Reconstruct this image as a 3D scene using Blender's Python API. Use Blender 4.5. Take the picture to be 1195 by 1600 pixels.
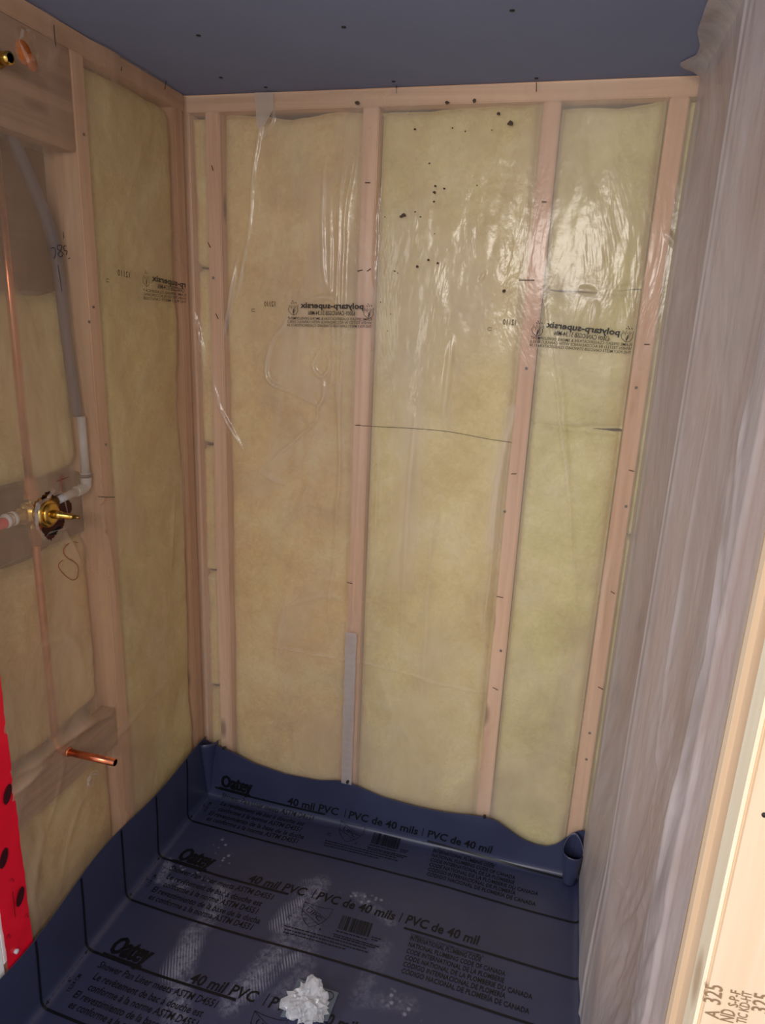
import bpy, bmesh, math, random
import numpy as np
from mathutils import Vector, Matrix
random.seed(4)
for o in list(bpy.data.objects): bpy.data.objects.remove(o)
SC = bpy.context.scene
COL = SC.collection
# ---------------------------------------------------------------- camera
CP = np.array([0.96647, -1.67958, 1.49197]); CE = (1.2943, -0.0422, 0.2608); FPX = 1064.35
cam = bpy.data.objects.new('camera', bpy.data.cameras.new('camera')); COL.objects.link(cam)
cam.location = CP; cam.rotation_euler = CE
cam.data.sensor_fit = 'VERTICAL'; cam.data.sensor_height = 36.0; cam.data.lens = FPX / 1600 * 36.0
cam.data.clip_start = 0.02
SC.camera = cam
# ---------------------------------------------------------------- world, lights, exposure
w = bpy.data.worlds.new('world'); SC.world = w; w.use_nodes = True
w.node_tree.nodes['Background'].inputs['Color'].default_value = (0.80, 0.88, 1.0, 1)
w.node_tree.nodes['Background'].inputs['Strength'].default_value = 0.75
def area(name, loc, aim, sx, sy, power, col):
    l = bpy.data.lights.new(name, 'AREA'); l.shape = 'RECTANGLE'; l.size = sx; l.size_y = sy
    l.energy = power; l.color = col
    o = bpy.data.objects.new(name, l); COL.objects.link(o); o.location = loc
    o.rotation_euler = (Vector(aim) - Vector(loc)).to_track_quat('-Z', 'Y').to_euler()
    return o
area('window_light', (-1.3, -3.0, 1.75), (0.75, 0.0, 0.95), 1.3, 1.3, 46, (1.0, 0.97, 0.95))
area('room_lamp', (0.9, -2.7, 1.93), (0.62, -0.1, 0.9), 0.7, 0.5, 20, (1.0, 0.92, 0.84))
SC.view_settings.view_transform = 'Standard'; SC.view_settings.look = 'None'
SC.view_settings.gamma = 1.0; SC.view_settings.use_curve_mapping = False
SC.view_settings.exposure = 0.34
# ---------------------------------------------------------------- dimensions (metres) and photo -> plane helpers
W, H = 1.1637, 1.9963
RM = np.array(cam.rotation_euler.to_matrix())
def _hit(u, v, ax, val):
    d = RM @ np.array([(u - 597.5) / FPX, (800 - v) / FPX, -1.0]); t = (val - CP[ax]) / d[ax]; return CP + t * d
def BK(u, v, y=0.0): p = _hit(u, v, 1, y); return (p[0], p[2])     # point on the back wall plane -> (x, z)
def LF(u, v, x=0.0): p = _hit(u, v, 0, x); return (p[1], p[2])     # left wall -> (y, z)
def RT(u, v, x=W): p = _hit(u, v, 0, x); return (p[1], p[2])       # right wall -> (y, z)
def FL(u, v): p = _hit(u, v, 2, 0.0); return (p[0], p[1])          # floor -> (x, y)
def CL(u, v): p = _hit(u, v, 2, H); return (p[0], p[1])
# ---------------------------------------------------------------- materials
def sr(*c):
    return tuple(((x / 255) / 12.92 if x / 255 <= 0.04045 else ((x / 255 + 0.055) / 1.055) ** 2.4) for x in c) + (1,)
class NT:
    def __init__(s, name):
        s.m = bpy.data.materials.new(name); s.m.use_nodes = True; s.t = s.m.node_tree; s.t.nodes.clear()
        s.out = s.n('ShaderNodeOutputMaterial')
    def n(s, t, **k):
        x = s.t.nodes.new(t)
        for a, b in k.items():
            if a in x.inputs: x.inputs[a].default_value = b
            else: setattr(x, a, b)
        return x
    def l(s, a, b): s.t.links.new(a, b)
    def coords(s, scale=(1, 1, 1), kind='Object'):
        c = s.n('ShaderNodeTexCoord'); m = s.n('ShaderNodeMapping'); m.inputs['Scale'].default_value = scale
        s.l(c.outputs[kind], m.inputs['Vector']); return m.outputs['Vector']
    def noise(s, vec, scale, detail=4, rough=0.55, dist=0):
        x = s.n('ShaderNodeTexNoise'); x.inputs['Scale'].default_value = scale; x.inputs['Detail'].default_value = detail
        x.inputs['Roughness'].default_value = rough; x.inputs['Distortion'].default_value = dist; s.l(vec, x.inputs['Vector']); return x.outputs['Fac']
    def ramp(s, fac, stops):
        r = s.n('ShaderNodeValToRGB'); e = r.color_ramp.elements
        e[0].position, e[0].color = stops[0]; e[1].position, e[1].color = stops[-1]
        for p, c in stops[1:-1]:
            q = e.new(p); q.color = c
        s.l(fac, r.inputs['Fac']); return r.outputs['Color']
    def mix(s, fac, a, b, mode='MIX'):
        x = s.n('ShaderNodeMix'); x.data_type = 'RGBA'; x.blend_type = mode
        for k, v in ((0, fac), (6, a), (7, b)):
            if hasattr(v, 'is_output'): s.l(v, x.inputs[k])
            else: x.inputs[k].default_value = v
        return x.outputs[2]
    def math(s, op, a, b=0.0, clamp=False):
        x = s.n('ShaderNodeMath'); x.operation = op; x.use_clamp = clamp
        for k, v in ((0, a), (1, b)):
            if hasattr(v, 'is_output'): s.l(v, x.inputs[k])
            else: x.inputs[k].default_value = v
        return x.outputs[0]
    def bump(s, h, strength, dist=0.002):
        b = s.n('ShaderNodeBump'); b.inputs['Strength'].default_value = strength; b.inputs['Distance'].default_value = dist
        s.l(h, b.inputs['Height']); return b.outputs['Normal']
    def princ(s, col, rough=0.6, metal=0.0, spec=0.5, normal=None):
        p = s.n('ShaderNodeBsdfPrincipled')
        for k, v in (('Base Color', col), ('Roughness', rough), ('Metallic', metal), ('Specular IOR Level', spec)):
            if hasattr(v, 'is_output'): s.l(v, p.inputs[k])
            else: p.inputs[k].default_value = v
        if normal is not None: s.l(normal, p.inputs['Normal'])
        s.l(p.outputs[0], s.out.inputs['Surface']); return s.m
def plain(name, c, rough=0.6, metal=0.0, spec=0.4, var=0.12, scale=40):
    t = NT(name); v = t.coords(); f = t.noise(v, scale)
    d = tuple(x * (1 - var) for x in c[:3]) + (1,); e = tuple(min(1, x * (1 + var)) for x in c[:3]) + (1,)
    return t.princ(t.ramp(f, [(0.3, d), (0.7, e)]), rough, metal, spec)
def wood(name, light, dark, axis=2, knot=(110, 72, 48), gloss=0.6):
    t = NT(name)
    sc = [34, 34, 34]; sc[axis] = 1.3
    v = t.coords(tuple(sc)); g = t.noise(v, 1.0, 6, 0.6, 0.6)
    sc2 = [9, 9, 9]; sc2[axis] = 0.55
    g2 = t.noise(t.coords(tuple(sc2)), 1.0, 3, 0.5, 1.2)
    m = t.math('ADD', t.math('MULTIPLY', g, 0.6), t.math('MULTIPLY', g2, 0.4))
    c = t.ramp(m, [(0.38, sr(*dark)), (0.62, sr(*light))])
    sk = [11, 11, 11]; sk[axis] = 3.6
    vo = t.n('ShaderNodeTexVoronoi'); vo.inputs['Scale'].default_value = 1.0; vo.inputs['Randomness'].default_value = 1.0
    t.l(t.coords(tuple(sk)), vo.inputs['Vector'])
    k = t.ramp(vo.outputs['Distance'], [(0.07, (1, 1, 1, 1)), (0.16, (0, 0, 0, 1))])
    c = t.mix(t.math('MULTIPLY', k, 0.75), c, sr(*knot))
    return t.princ(c, gloss, 0, 0.25, t.bump(m, 0.25, 0.001))
M_STUD = wood('spruce_stud', (238, 198, 166), (204, 158, 126))
M_STUDH = wood('spruce_plate', (232, 192, 158), (200, 156, 124), axis=0)
M_STUDY = wood('spruce_plate_side', (226, 184, 150), (190, 146, 114), axis=1)
M_BLOCK = wood('spruce_block', (186, 150, 122), (148, 114, 90), axis=1)
M_PALE = wood('pale_spruce', (226, 204, 176), (216, 188, 156), knot=(196, 150, 110))
M_PALE2 = wood('pale_spruce_edge', (236, 226, 204), (226, 210, 180), knot=(180, 150, 120))
M_TAN = wood('tan_spruce', (190, 160, 138), (176, 144, 122), knot=(120, 84, 60))
M_PLY = wood('plywood', (104, 58, 50), (76, 40, 36), axis=1)
M_OSB = plain('sheathing', sr(196, 168, 146), 0.8, var=0.2, scale=60)
M_SUB = wood('subfloor', (200, 170, 130), (176, 142, 104), axis=0)
def insul(name, a, b, c):
    t = NT(name); v = t.coords()
    big = t.noise(v, 6, 4, 0.6, 0.5); fine = t.noise(v, 55, 6, 0.75, 1.2)
    col = t.ramp(big, [(0.30, sr(*a)), (0.5, sr(*b)), (0.70, sr(*c))])
    col = t.mix(0.30, col, t.ramp(fine, [(0.3, sr(180, 158, 84)), (0.7, sr(252, 240, 186))]))
    shade = t.ramp(t.noise(t.coords((1, 1, .6)), 3.3, 5, 0.65, 1.4), [(0.42, (0, 0, 0, 1)), (0.75, (1, 1, 1, 1))])
    col = t.mix(t.math('MULTIPLY', shade, 0.5), col, sr(172, 146, 112))  # soft shade blotches painted into the wool colour
    return t.princ(col, 0.95, 0, 0.05, t.bump(t.math('ADD', fine, t.math('MULTIPLY', big, 2.0)), 0.5, 0.006))
M_INS = [insul('glass_wool_warm', (222, 178, 120), (240, 204, 142), (246, 224, 172)),
         insul('glass_wool_yellow', (216, 190, 116), (234, 216, 152), (244, 230, 184)),
         insul('glass_wool_green', (196, 190, 116), (222, 216, 152), (238, 232, 184))]
def poly(name, op, tint, rough=0.16, wr=0.35, g0=0.05):
    t = NT(name); v = t.coords()
    n1 = t.noise(t.coords((1, 1, 0.35)), 9, 4, 0.6, 1.0); n2 = t.noise(v, 60, 3, 0.5)
    nm = t.bump(t.math('ADD', n1, t.math('MULTIPLY', n2, 0.10)), wr, 0.02)
    tr = t.n('ShaderNodeBsdfTransparent'); tr.inputs['Color'].default_value = (0.97, 0.965, 0.95, 1)
    df = t.n('ShaderNodeBsdfDiffuse'); df.inputs['Color'].default_value = sr(*tint); t.l(nm, df.inputs['Normal'])
    tl = t.n('ShaderNodeBsdfTranslucent'); tl.inputs['Color'].default_value = sr(*tint)
    dt = t.n('ShaderNodeMixShader'); dt.inputs[0].default_value = 0.25; t.l(df.outputs[0], dt.inputs[1]); t.l(tl.outputs[0], dt.inputs[2])
    a = t.n('ShaderNodeMixShader')
    of = t.ramp(t.noise(t.coords((1, 1, 0.5)), 3.2, 4, 0.6, 1.5), [(0.35, (op * 0.75,) * 3 + (1,)), (0.7, (min(1, op * 1.3),) * 3 + (1,))])
    fa = t.n('ShaderNodeAttribute'); fa.attribute_name = 'fold_highlight'  # milkier folds plus highlights painted into the film's opacity
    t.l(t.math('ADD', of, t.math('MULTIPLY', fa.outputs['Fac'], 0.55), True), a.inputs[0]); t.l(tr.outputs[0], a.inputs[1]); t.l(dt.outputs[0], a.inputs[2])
    gl = t.n('ShaderNodeBsdfGlossy'); gl.inputs['Roughness'].default_value = rough; t.l(nm, gl.inputs['Normal'])
    fr = t.n('ShaderNodeLayerWeight'); fr.inputs['Blend'].default_value = 0.5; t.l(nm, fr.inputs['Normal'])
    b = t.n('ShaderNodeMixShader'); t.l(t.math('ADD', t.math('MULTIPLY', t.math('POWER', fr.outputs['Facing'], 4.0), 0.16), g0), b.inputs[0]); t.l(a.outputs[0], b.inputs[1]); t.l(gl.outputs[0], b.inputs[2])
    t.l(b.outputs[0], t.out.inputs['Surface']); return t.m
M_POLYB = poly('clear_poly_back', 0.26, (240, 224, 206), 0.19, 0.22, 0.034)
M_POLYL = poly('clear_poly_left', 0.37, (208, 178, 150), 0.24, 0.3)
M_POLYR = poly('milky_poly_right', 0.74, (200, 190, 190), 0.26, 0.3)
M_CEIL = plain('blue_grey_board', sr(128, 138, 170), 0.9, var=0.03, scale=6, spec=0.1)
M_WHITE = plain('white_board', sr(248, 247, 244), 0.8, var=0.01)
M_INK = plain('black_ink', sr(12, 13, 20), 0.45, var=0.05)
M_INKP = plain('poly_ink', sr(34, 30, 30), 0.5, var=0.05)
M_STAMP = plain('brown_stamp_ink', sr(140, 112, 84), 0.7, var=0.1)
M_STEEL = plain('dark_steel', sr(40, 36, 36), 0.5, 0.3)
M_COP = plain('copper', sr(224, 134, 96), 0.28, 1.0, var=0.18, scale=70)
M_COPD = plain('dull_copper', sr(196, 120, 86), 0.45, 0.7, var=0.2, scale=30)
M_BRASS = plain('brass', sr(206, 166, 84), 0.25, 1.0, var=0.2, scale=80)
M_BRASSD = plain('dark_brass', sr(140, 108, 56), 0.4, 1.0, var=0.3, scale=90)
M_FLECK = plain('brown_fleck', sr(78, 64, 54), 0.8)
M_HOLE = plain('hole_dark', sr(14, 10, 10), 0.9)
M_GPEX = plain('grey_pipe', sr(212, 212, 214), 0.5, var=0.06)
M_DPEX = plain('slate_pipe', sr(84, 84, 104), 0.5, var=0.1)
M_RPEX = plain('red_pipe', sr(222, 40, 84), 0.4, var=0.1)
M_RED = plain('red_tape', sr(236, 22, 48), 0.35, var=0.10, scale=12)
M_REDD = plain('tape_print', sr(60, 8, 18), 0.5)
M_REDPEN = plain('red_pen', sr(132, 62, 44), 0.6)
M_ORANGE = plain('fresh_wood_hole', sr(206, 116, 54), 0.8, var=0.25, scale=90)
M_TAPE = plain('grey_tape', sr(206, 204, 208), 0.4, var=0.06)
M_PLATE = plain('grey_plate', sr(98, 108, 122), 0.5, var=0.06)
# shower pan liner with boot dust carried by a mesh attribute
t = NT('slate_blue_liner'); at = t.n('ShaderNodeAttribute'); at.attribute_name = 'dust'
uv = t.n('ShaderNodeUVMap')
def ct(sc, rot=0):
    m = t.n('ShaderNodeMapping'); m.inputs['Scale'].default_value = sc; m.inputs['Rotation'].default_value = (0, 0, rot); t.l(uv.outputs[0], m.inputs['Vector']); return m.outputs[0]
sp = t.n('ShaderNodeSeparateColor'); t.l(at.outputs['Color'], sp.inputs[0])
nz = t.noise(ct((1, 1, 1)), 70, 5, 0.7, 0.6); nb = t.noise(ct((1, 1, 1)), 14, 4, 0.6, 0.8)
wv = t.n('ShaderNodeTexWave'); wv.inputs['Scale'].default_value = 46; wv.inputs['Distortion'].default_value = 1.5; t.l(ct((1, 1, 1), 0.5), wv.inputs['Vector'])
ch = t.n('ShaderNodeTexVoronoi'); ch.inputs['Scale'].default_value = 60; t.l(ct((1, 1, 1)), ch.inputs['Vector'])
sm = t.math('MULTIPLY', sp.outputs[0], t.ramp(nz, [(0.38, (0, 0, 0, 1)), (0.7, (1, 1, 1, 1))]))
st = t.math('MULTIPLY', sp.outputs[1], t.math('MULTIPLY', t.ramp(wv.outputs['Fac'], [(0.35, (0.1, 0.1, 0.1, 1)), (0.6, (1, 1, 1, 1))]), t.ramp(nb, [(0.38, (0.1, 0.1, 0.1, 1)), (0.6, (1, 1, 1, 1))])))
ck = t.math('MULTIPLY', sp.outputs[2], t.ramp(ch.outputs['Distance'], [(0.18, (1, 1, 1, 1)), (0.36, (0, 0, 0, 1))]))
du = t.math('MULTIPLY', t.math('ADD', t.math('ADD', sm, st), ck, True), 0.50)
base = t.ramp(t.noise(ct((1, 1, 1)), 5, 3), [(0.3, sr(50, 53, 80)), (0.7, sr(56, 60, 88))])
M_LINER = t.princ(t.mix(du, base, sr(176, 178, 196)), t.math('ADD', 0.36, t.math('MULTIPLY', du, 0.4)), 0, 0.55, t.bump(t.noise(ct((1, 1, 1)), 30, 3), 0.12, 0.002))
M_FILM = poly('crumpled_clear_film', .42, (250, 250, 255), .10, .9)
# ---------------------------------------------------------------- object helpers
def setp(o, label=None, cat=None, group=None, kind=None):
    for k, v in (('label', label), ('category', cat), ('group', group), ('kind', kind)):
        if v: o[k] = v
    return o
def empty(name, loc=(0, 0, 0)):
    o = bpy.data.objects.new(name, None); COL.objects.link(o); o.location = loc; o.empty_display_size = 0.05
    return o
def link(name, me, mat, parent=None, smooth=False):
    o = bpy.data.objects.new(name, me); COL.objects.link(o)
    if mat is not None and not me.materials: me.materials.append(mat)
    if smooth: me.polygons.foreach_set('use_smooth', [True] * len(me.polygons))
    if parent is not None:
        bpy.context.view_layer.update()
        o.parent = parent; o.matrix_parent_inverse = Matrix.Translation(-world_loc(parent))
    return o
def world_loc(o):
    v = Vector(o.location) if o.parent is None else Vector(o.location)
    return v if o.parent is None else v     # parts stay at the origin of their thing's frame
def pyd(name, V, F, mat, parent=None, smooth=False):
    me = bpy.data.meshes.new(name); me.from_pydata([tuple(map(float, v)) for v in V], [], F); me.update()
    return link(name, me, mat, parent, smooth)
def box_bm(bm, a, b, bev=0.0):
    r = bmesh.ops.create_cube(bm, size=1.0); vs = r['verts']
    c = [(a[i] + b[i]) / 2 for i in range(3)]; s = [abs(b[i] - a[i]) for i in range(3)]
    for v in vs: v.co = Vector([v.co[i] * s[i] + c[i] for i in range(3)])
    if bev: bmesh.ops.bevel(bm, geom=list({e for v in vs for e in v.link_edges}), offset=bev, segments=2, affect='EDGES')
def box(name, a, b, mat, parent=None, bev=0.0):
    bm = bmesh.new(); box_bm(bm, a, b, bev); me = bpy.data.meshes.new(name); bm.to_mesh(me); bm.free()
    return link(name, me, mat, parent)
def tube_geo(P, R, n=14, caps=True):
    P = [Vector(p) for p in P]; R = R if isinstance(R, (list, tuple)) else [R] * len(P)
    V, F = [], []; up = None
    for i, p in enumerate(P):
        d = (P[min(i + 1, len(P) - 1)] - P[max(i - 1, 0)]).normalized()
        if up is None: up = d.orthogonal().normalized()
        up = (up - d * up.dot(d)).normalized(); s = d.cross(up)
        for k in range(n):
            a = 2 * math.pi * k / n; V.append(p + R[i] * (math.cos(a) * up + math.sin(a) * s))
    for i in range(len(P) - 1):
        for k in range(n): F.append((i * n + k, i * n + (k + 1) % n, (i + 1) * n + (k + 1) % n, (i + 1) * n + k))
    if caps: F.append(tuple(range(n))[::-1]); F.append(tuple(range((len(P) - 1) * n, len(P) * n)))
    return V, F
def tube(name, P, R, mat, parent=None, n=14, caps=True, smooth=True):
    V, F = tube_geo(P, R, n, caps); return pyd(name, V, F, mat, parent, smooth)
def tubes(name, L, mat, parent=None, n=6):
    VV, FF = [], []
    for P, R in L:
        V, F = tube_geo(P, R, n); b = len(VV); VV += V; FF += [tuple(i + b for i in f) for f in F]
    return pyd(name, VV, FF, mat, parent, True)
def lathe(name, o, axis, prof, mat, parent=None, n=20):
    a = Vector(axis).normalized(); return tube(name, [Vector(o) + a * s for s, r in prof], [max(r, 1e-4) for s, r in prof], mat, parent, n)
def spline(P, n=8):
    P = [Vector(p) for p in P]; out = []
    for i in range(len(P) - 1):
        p0 = P[max(i - 1, 0)]; p1 = P[i]; p2 = P[i + 1]; p3 = P[min(i + 2, len(P) - 1)]
        for k in range(n):
            t = k / n; out.append(0.5 * ((2 * p1) + (p2 - p0) * t + (2 * p0 - 5 * p1 + 4 * p2 - p3) * t * t + (3 * p1 - p0 - 3 * p2 + p3) * t ** 3))
    return out + [P[-1]]
_tab = np.random.RandomState(7).rand(512, 512) * 2 - 1
def vn(x, y, seed=0):
    x = np.asarray(x, float) + seed * 17.31; y = np.asarray(y, float) + seed * 9.73
    xi = np.floor(x).astype(int); yi = np.floor(y).astype(int); fx = x - xi; fy = y - yi
    fx = fx * fx * (3 - 2 * fx); fy = fy * fy * (3 - 2 * fy); g = lambda a, b: _tab[a % 512, b % 512]
    return (g(xi, yi) * (1 - fx) + g(xi + 1, yi) * fx) * (1 - fy) + (g(xi, yi + 1) * (1 - fx) + g(xi + 1, yi + 1) * fx) * fy
def fbm(x, y, seed=0, o=4):
    return sum(vn(x * 2 ** k, y * 2 ** k, seed + k) * 0.5 ** k for k in range(o))
def grid(name, P, mat, parent=None, keep=None, smooth=True, flip=False, fold_highlight=None):
    n, m = P.shape[:2]; idx = np.arange(n * m).reshape(n, m)
    q = np.stack([idx[:-1, :-1], idx[:-1, 1:], idx[1:, 1:], idx[1:, :-1]], -1)
    if flip: q = q[..., ::-1]
    q = q.reshape(-1, 4) if keep is None else q[keep]
    me = bpy.data.meshes.new(name)
    me.vertices.add(n * m); me.vertices.foreach_set('co', P.reshape(-1).astype(np.float32))
    me.loops.add(len(q) * 4); me.loops.foreach_set('vertex_index', q.reshape(-1).astype(np.int32))
    me.polygons.add(len(q)); me.polygons.foreach_set('loop_start', np.arange(0, len(q) * 4, 4, dtype=np.int32))
    me.update(calc_edges=True)
    if fold_highlight is not None:
        fa = me.attributes.new('fold_highlight', 'FLOAT', 'POINT'); fa.data.foreach_set('value', np.clip(fold_highlight, 0, 1).reshape(-1).astype(np.float32))
    if keep is not None:
        bm = bmesh.new(); bm.from_mesh(me); bmesh.ops.delete(bm, geom=[v for v in bm.verts if not v.link_faces], context='VERTS'); bm.to_mesh(me); bm.free()
    return link(name, me, mat, parent, smooth)
def seg_d(X, Y, pts):
    d = np.full(X.shape, 1e9)
    for (ax, ay), (bx, by) in zip(pts[:-1], pts[1:]):
        dx, dy = bx - ax, by - ay; L = dx * dx + dy * dy + 1e-12
        t = np.clip(((X - ax) * dx + (Y - ay) * dy) / L, 0, 1); d = np.minimum(d, np.hypot(X - ax - t * dx, Y - ay - t * dy))
    return d
# text as flat 2-D geometry, unit cap height
_tc = {}
def text_geo(s, bold=0.0, shear=0.0, space=1.0):
    k = (s, bold, shear, space)
    if k not in _tc:
        c = bpy.data.curves.new('t', 'FONT'); c.body = s; c.size = 1.0; c.offset = bold; c.shear = shear; c.space_character = space; c.resolution_u = 2; c.fill_mode = 'BOTH'
        o = bpy.data.objects.new('t', c); COL.objects.link(o); dg = bpy.context.evaluated_depsgraph_get(); dg.update()
        me = bpy.data.meshes.new_from_object(o.evaluated_get(dg))
        V = np.array([(v.co.x, v.co.y) for v in me.vertices]); F = [tuple(p.vertices) for p in me.polygons]
        bpy.data.objects.remove(o); bpy.data.meshes.remove(me); bpy.data.curves.remove(c)
        V = V / 0.70; V[:, 0] -= V[:, 0].min(); _tc[k] = (V, F)
    return _tc[k]
class Ink:                       # collects flat ink shapes, mapped by f(a, b) -> xyz
    def __init__(s, f): s.f = f; s.V = []; s.F = []
    def add(s, V2, F):
        b = len(s.V); s.V += [tuple(p) for p in s.f(np.asarray(V2, float))]; s.F += [tuple(i + b for i in q) for q in F]
    def text(s, body, p0, p1, h, bold=0.0, shear=0.0, space=1.0):
        # from p0 to p1 along the baseline, cap height h (perpendicular, to the side given by sign of h)
        V, F = text_geo(body, bold, shear, space); L = V[:, 0].max(); p0 = np.array(p0); p1 = np.array(p1)
        e = (p1 - p0) / L; n = (p1 - p0) / np.linalg.norm(p1 - p0); n = np.array([-n[1], n[0]]) * h
        s.add(p0 + V[:, :1] * e + V[:, 1:] * n, F)
    def bar(s, pts, wd, n=1):
        P = [np.array(p, float) for p in pts]
        Q = []
        for a, b in zip(P[:-1], P[1:]):
            for k in range(n): Q.append(a + (b - a) * k / n)
        Q.append(P[-1]); V = []; F = []
        for i, q in enumerate(Q):
            d = Q[min(i + 1, len(Q) - 1)] - Q[max(i - 1, 0)]; d = d / (np.linalg.norm(d) + 1e-12); m = np.array([-d[1], d[0]]) * wd / 2; V += [q + m, q - m]
            if i: j = 2 * i; F.append((j - 2, j - 1, j + 1, j))
        s.add(V, F)
    def build(s, name, mat, parent=None): return pyd(name, s.V, s.F, mat, parent)

# ================================================================ SETTING
# ---- floor and ceiling
fl = box('floor', (-0.45, -3.2, -0.03), (2.1, 0.12, -0.004), M_SUB); setp(fl, kind='structure')
ce = box('ceiling', (-0.45, -2.5, H), (1.9, 0.12, H + 0.016), M_CEIL); setp(ce, kind='structure')
for u, v in [(310, 55), (537, 42), (800, 16), (345, 121), (1080, 108), (1112, 24), (838, 122), (415, 136), (615, 127), (1094, 117)]:
    x, y = CL(u, v); lathe('ceiling_screw', (x, y, H), (0, 0, -1), [(-.003, .0045), (.0012, .0045), (.002, .002)], M_STEEL, ce, 10)
x, y = CL(90, 33); lathe('ceiling_screw', (x, y, H), (0, 0, -1), [(-.003, .005), (.0015, .005)], M_STEEL, ce, 10)
# ---- wall shells: outer sheathing with studs, plates and batts as parts
SD = 0.089
wb = box('wall_back', (-0.12, SD + 0.012, 0), (W + 0.16, SD + 0.024, H), M_OSB); setp(wb, kind='structure')
wl = box('wall_left', (-SD - 0.02, -0.86, 0), (-SD - 0.008, 0.10, H), M_OSB); setp(wl, kind='structure')
wr = box('wall_right', (W + SD + 0.012, -1.0, 0), (W + SD + 0.024, 0.10, H), M_OSB); setp(wr, kind='structure')
PL = 0.038
def stud_b(xc, w_=PL): return box('stud', (xc - w_ / 2, 0.006, PL), (xc + w_ / 2, SD, H - PL), M_STUD, wb, 0.0025)
box('top_plate', (-0.02, 0.005, H - PL), (W + 0.02, SD, H - 0.0005), M_STUDH, wb, 0.002)
box('bottom_plate', (-0.02, 0.008, 0.0), (W + 0.02, SD, PL), M_STUDH, wb, 0.002)
S = [0.0658, 0.4694, 0.8758, 1.1330]
SB = [stud_b(x) for x in S]; stud_b(-.0160)
box('top_plate', (-SD, -1.3, H - PL), (-0.006, 0.0, H - 0.0005), M_STUDY, wl, 0.002)
box('bottom_plate', (-SD, -0.86, 0.0), (-0.006, 0.0, PL), M_STUDY, wl, 0.002)
SL = []
for yc in (-0.026, -0.389, -0.800): SL.append(box('stud', (-SD, yc - PL / 2, PL), (-0.006, yc + PL / 2, H - PL), M_STUD, wl, 0.0025))
# staples and nail heads driven through the sheet into studs
def staple_back(u, v, du, dv, parent):
    a = BK(u - du, v - dv); b = BK(u + du, v + dv)
    tube('staple', [(a[0], -0.0045, a[1]), (b[0], -0.0045, b[1])], 0.0009, M_STEEL, parent, 6)
for u, v, du, dv, k in [(575, 286, 4, 0, 1), (563, 423, 4, -1, 1), (577, 422, 3, -2, 1), (823, 438, 12, 0, 2), (850, 316, 4, 0, 2), (803, 740, 4, 0, 2), (560, 664, 4, 0, 1),
                        (774, 1075, 4, 2, 2), (938, 1074, 4, 2, 3), (333, 263, 1, 4, 0), (328, 383, 2, 4, 0), (620, 140, 0, 7, 1), (838, 137, 0, 7, 2), (1010, 538, 4, 0, 3), (986, 735, 4, 1, 3),
                        (340, 494, 2, 4, 0), (546, 1122, 2, 3, 1), (547, 910, 4, 1, 1), (781, 932, 5, 1, 2), (957, 925, 3, 2, 3)]:
    staple_back(u, v, du, dv, SB[k])
for u, v, k in [(822, 576, 2), (788, 800, 2), (994, 606, 3), (978, 792, 3), (916, 1188, 3), (332, 434, 0), (782, 1018, 2), (921, 1147, 3)]:
    x, z = BK(u, v); lathe('nail_head', (x, 0.005, z), (0, -1, 0), [(0, .0035), (.0015, .0035)], M_STEEL, SB[k], 10)
for u, v in [(134, 210), (149, 480), (168, 831), (142, 503), (168, 695)]:
    y, z = LF(u, v); lathe('nail_head', (-0.005, y, z), (1, 0, 0), [(0, .003), (.0015, .003)], M_STEEL, SL[1], 10)
# ---- insulation batts
def batt(plane, a0, a1, z0, z1, front, mat, parent, bulge=0.012, seed=0, amp=0.006):
    st = 0.009; na = max(6, int((a1 - a0) / st)); nz_ = max(8, int((z1 - z0) / st))
    a = np.linspace(0, 1, na); z = np.linspace(0, 1, nz_); A, Z = np.meshgrid(a, z)
    Lw, Lh = a1 - a0, z1 - z0
    ea = np.minimum(A, 1 - A) * Lw; ez = np.minimum(Z, 1 - Z) * Lh
    r = 0.03 if Lw > .08 else 0.004
    e = np.sqrt(np.clip(1 - (1 - np.clip(ea / min(r, Lw / 2), 0, 1)) ** 2, 0, 1)) * np.sqrt(np.clip(1 - (1 - np.clip(ez / r, 0, 1)) ** 2, 0, 1))
    X = a0 + A * Lw; Zw = z0 + Z * Lh + fbm(X * 6, Z * 0, seed) * 0.010 * (0.3 + 0.7 * (np.abs(Z - .5) * 2) ** 3)
    D = front + 0.035 * (1 - e) + (amp * (0.5 - 0.5 * fbm(X * 7, Zw * 5, seed + 3)) + 0.0015 * fbm(X * 40, Zw * 40, seed + 5)) * e
    D = np.maximum(D, front - 0.0005)
    if plane == 'B': P = np.stack([X, D, Zw], -1)
    elif plane == 'L': P = np.stack([-D, X, Zw], -1)
    else: P = np.stack([W + D, X, Zw], -1)
    # close at the back so the batt is a solid slab
    n, m = P.shape[:2]; V = list(P.reshape(-1, 3)); F = [(i * m + j, i * m + j + 1, (i + 1) * m + j + 1, (i + 1) * m + j) for i in range(n - 1) for j in range(m - 1)]
    bd = [(0, j) for j in range(m)] + [(i, m - 1) for i in range(1, n)] + [(n - 1, j) for j in range(m - 2, -1, -1)] + [(i, 0) for i in range(n - 2, 0, -1)]
    b0 = len(V)
    for i, j in bd:
        p = P[i, j].copy(); ax = {'B': 1, 'L': 0, 'R': 0}[plane]; p[ax] = {'B': SD, 'L': -SD, 'R': W + SD}[plane]; V.append(p)
    q = [i * m + j for i, j in bd]; k = len(bd)
    F += [(q[i], q[(i + 1) % k], b0 + (i + 1) % k, b0 + i) for i in range(k)]; F.append(tuple(range(b0, b0 + k)))
    o = pyd('insulation_batt', V, F, mat, parent, True)
    return o
g = 0.0015
zj = lambda u, v: BK(u, v)[1]
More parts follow.
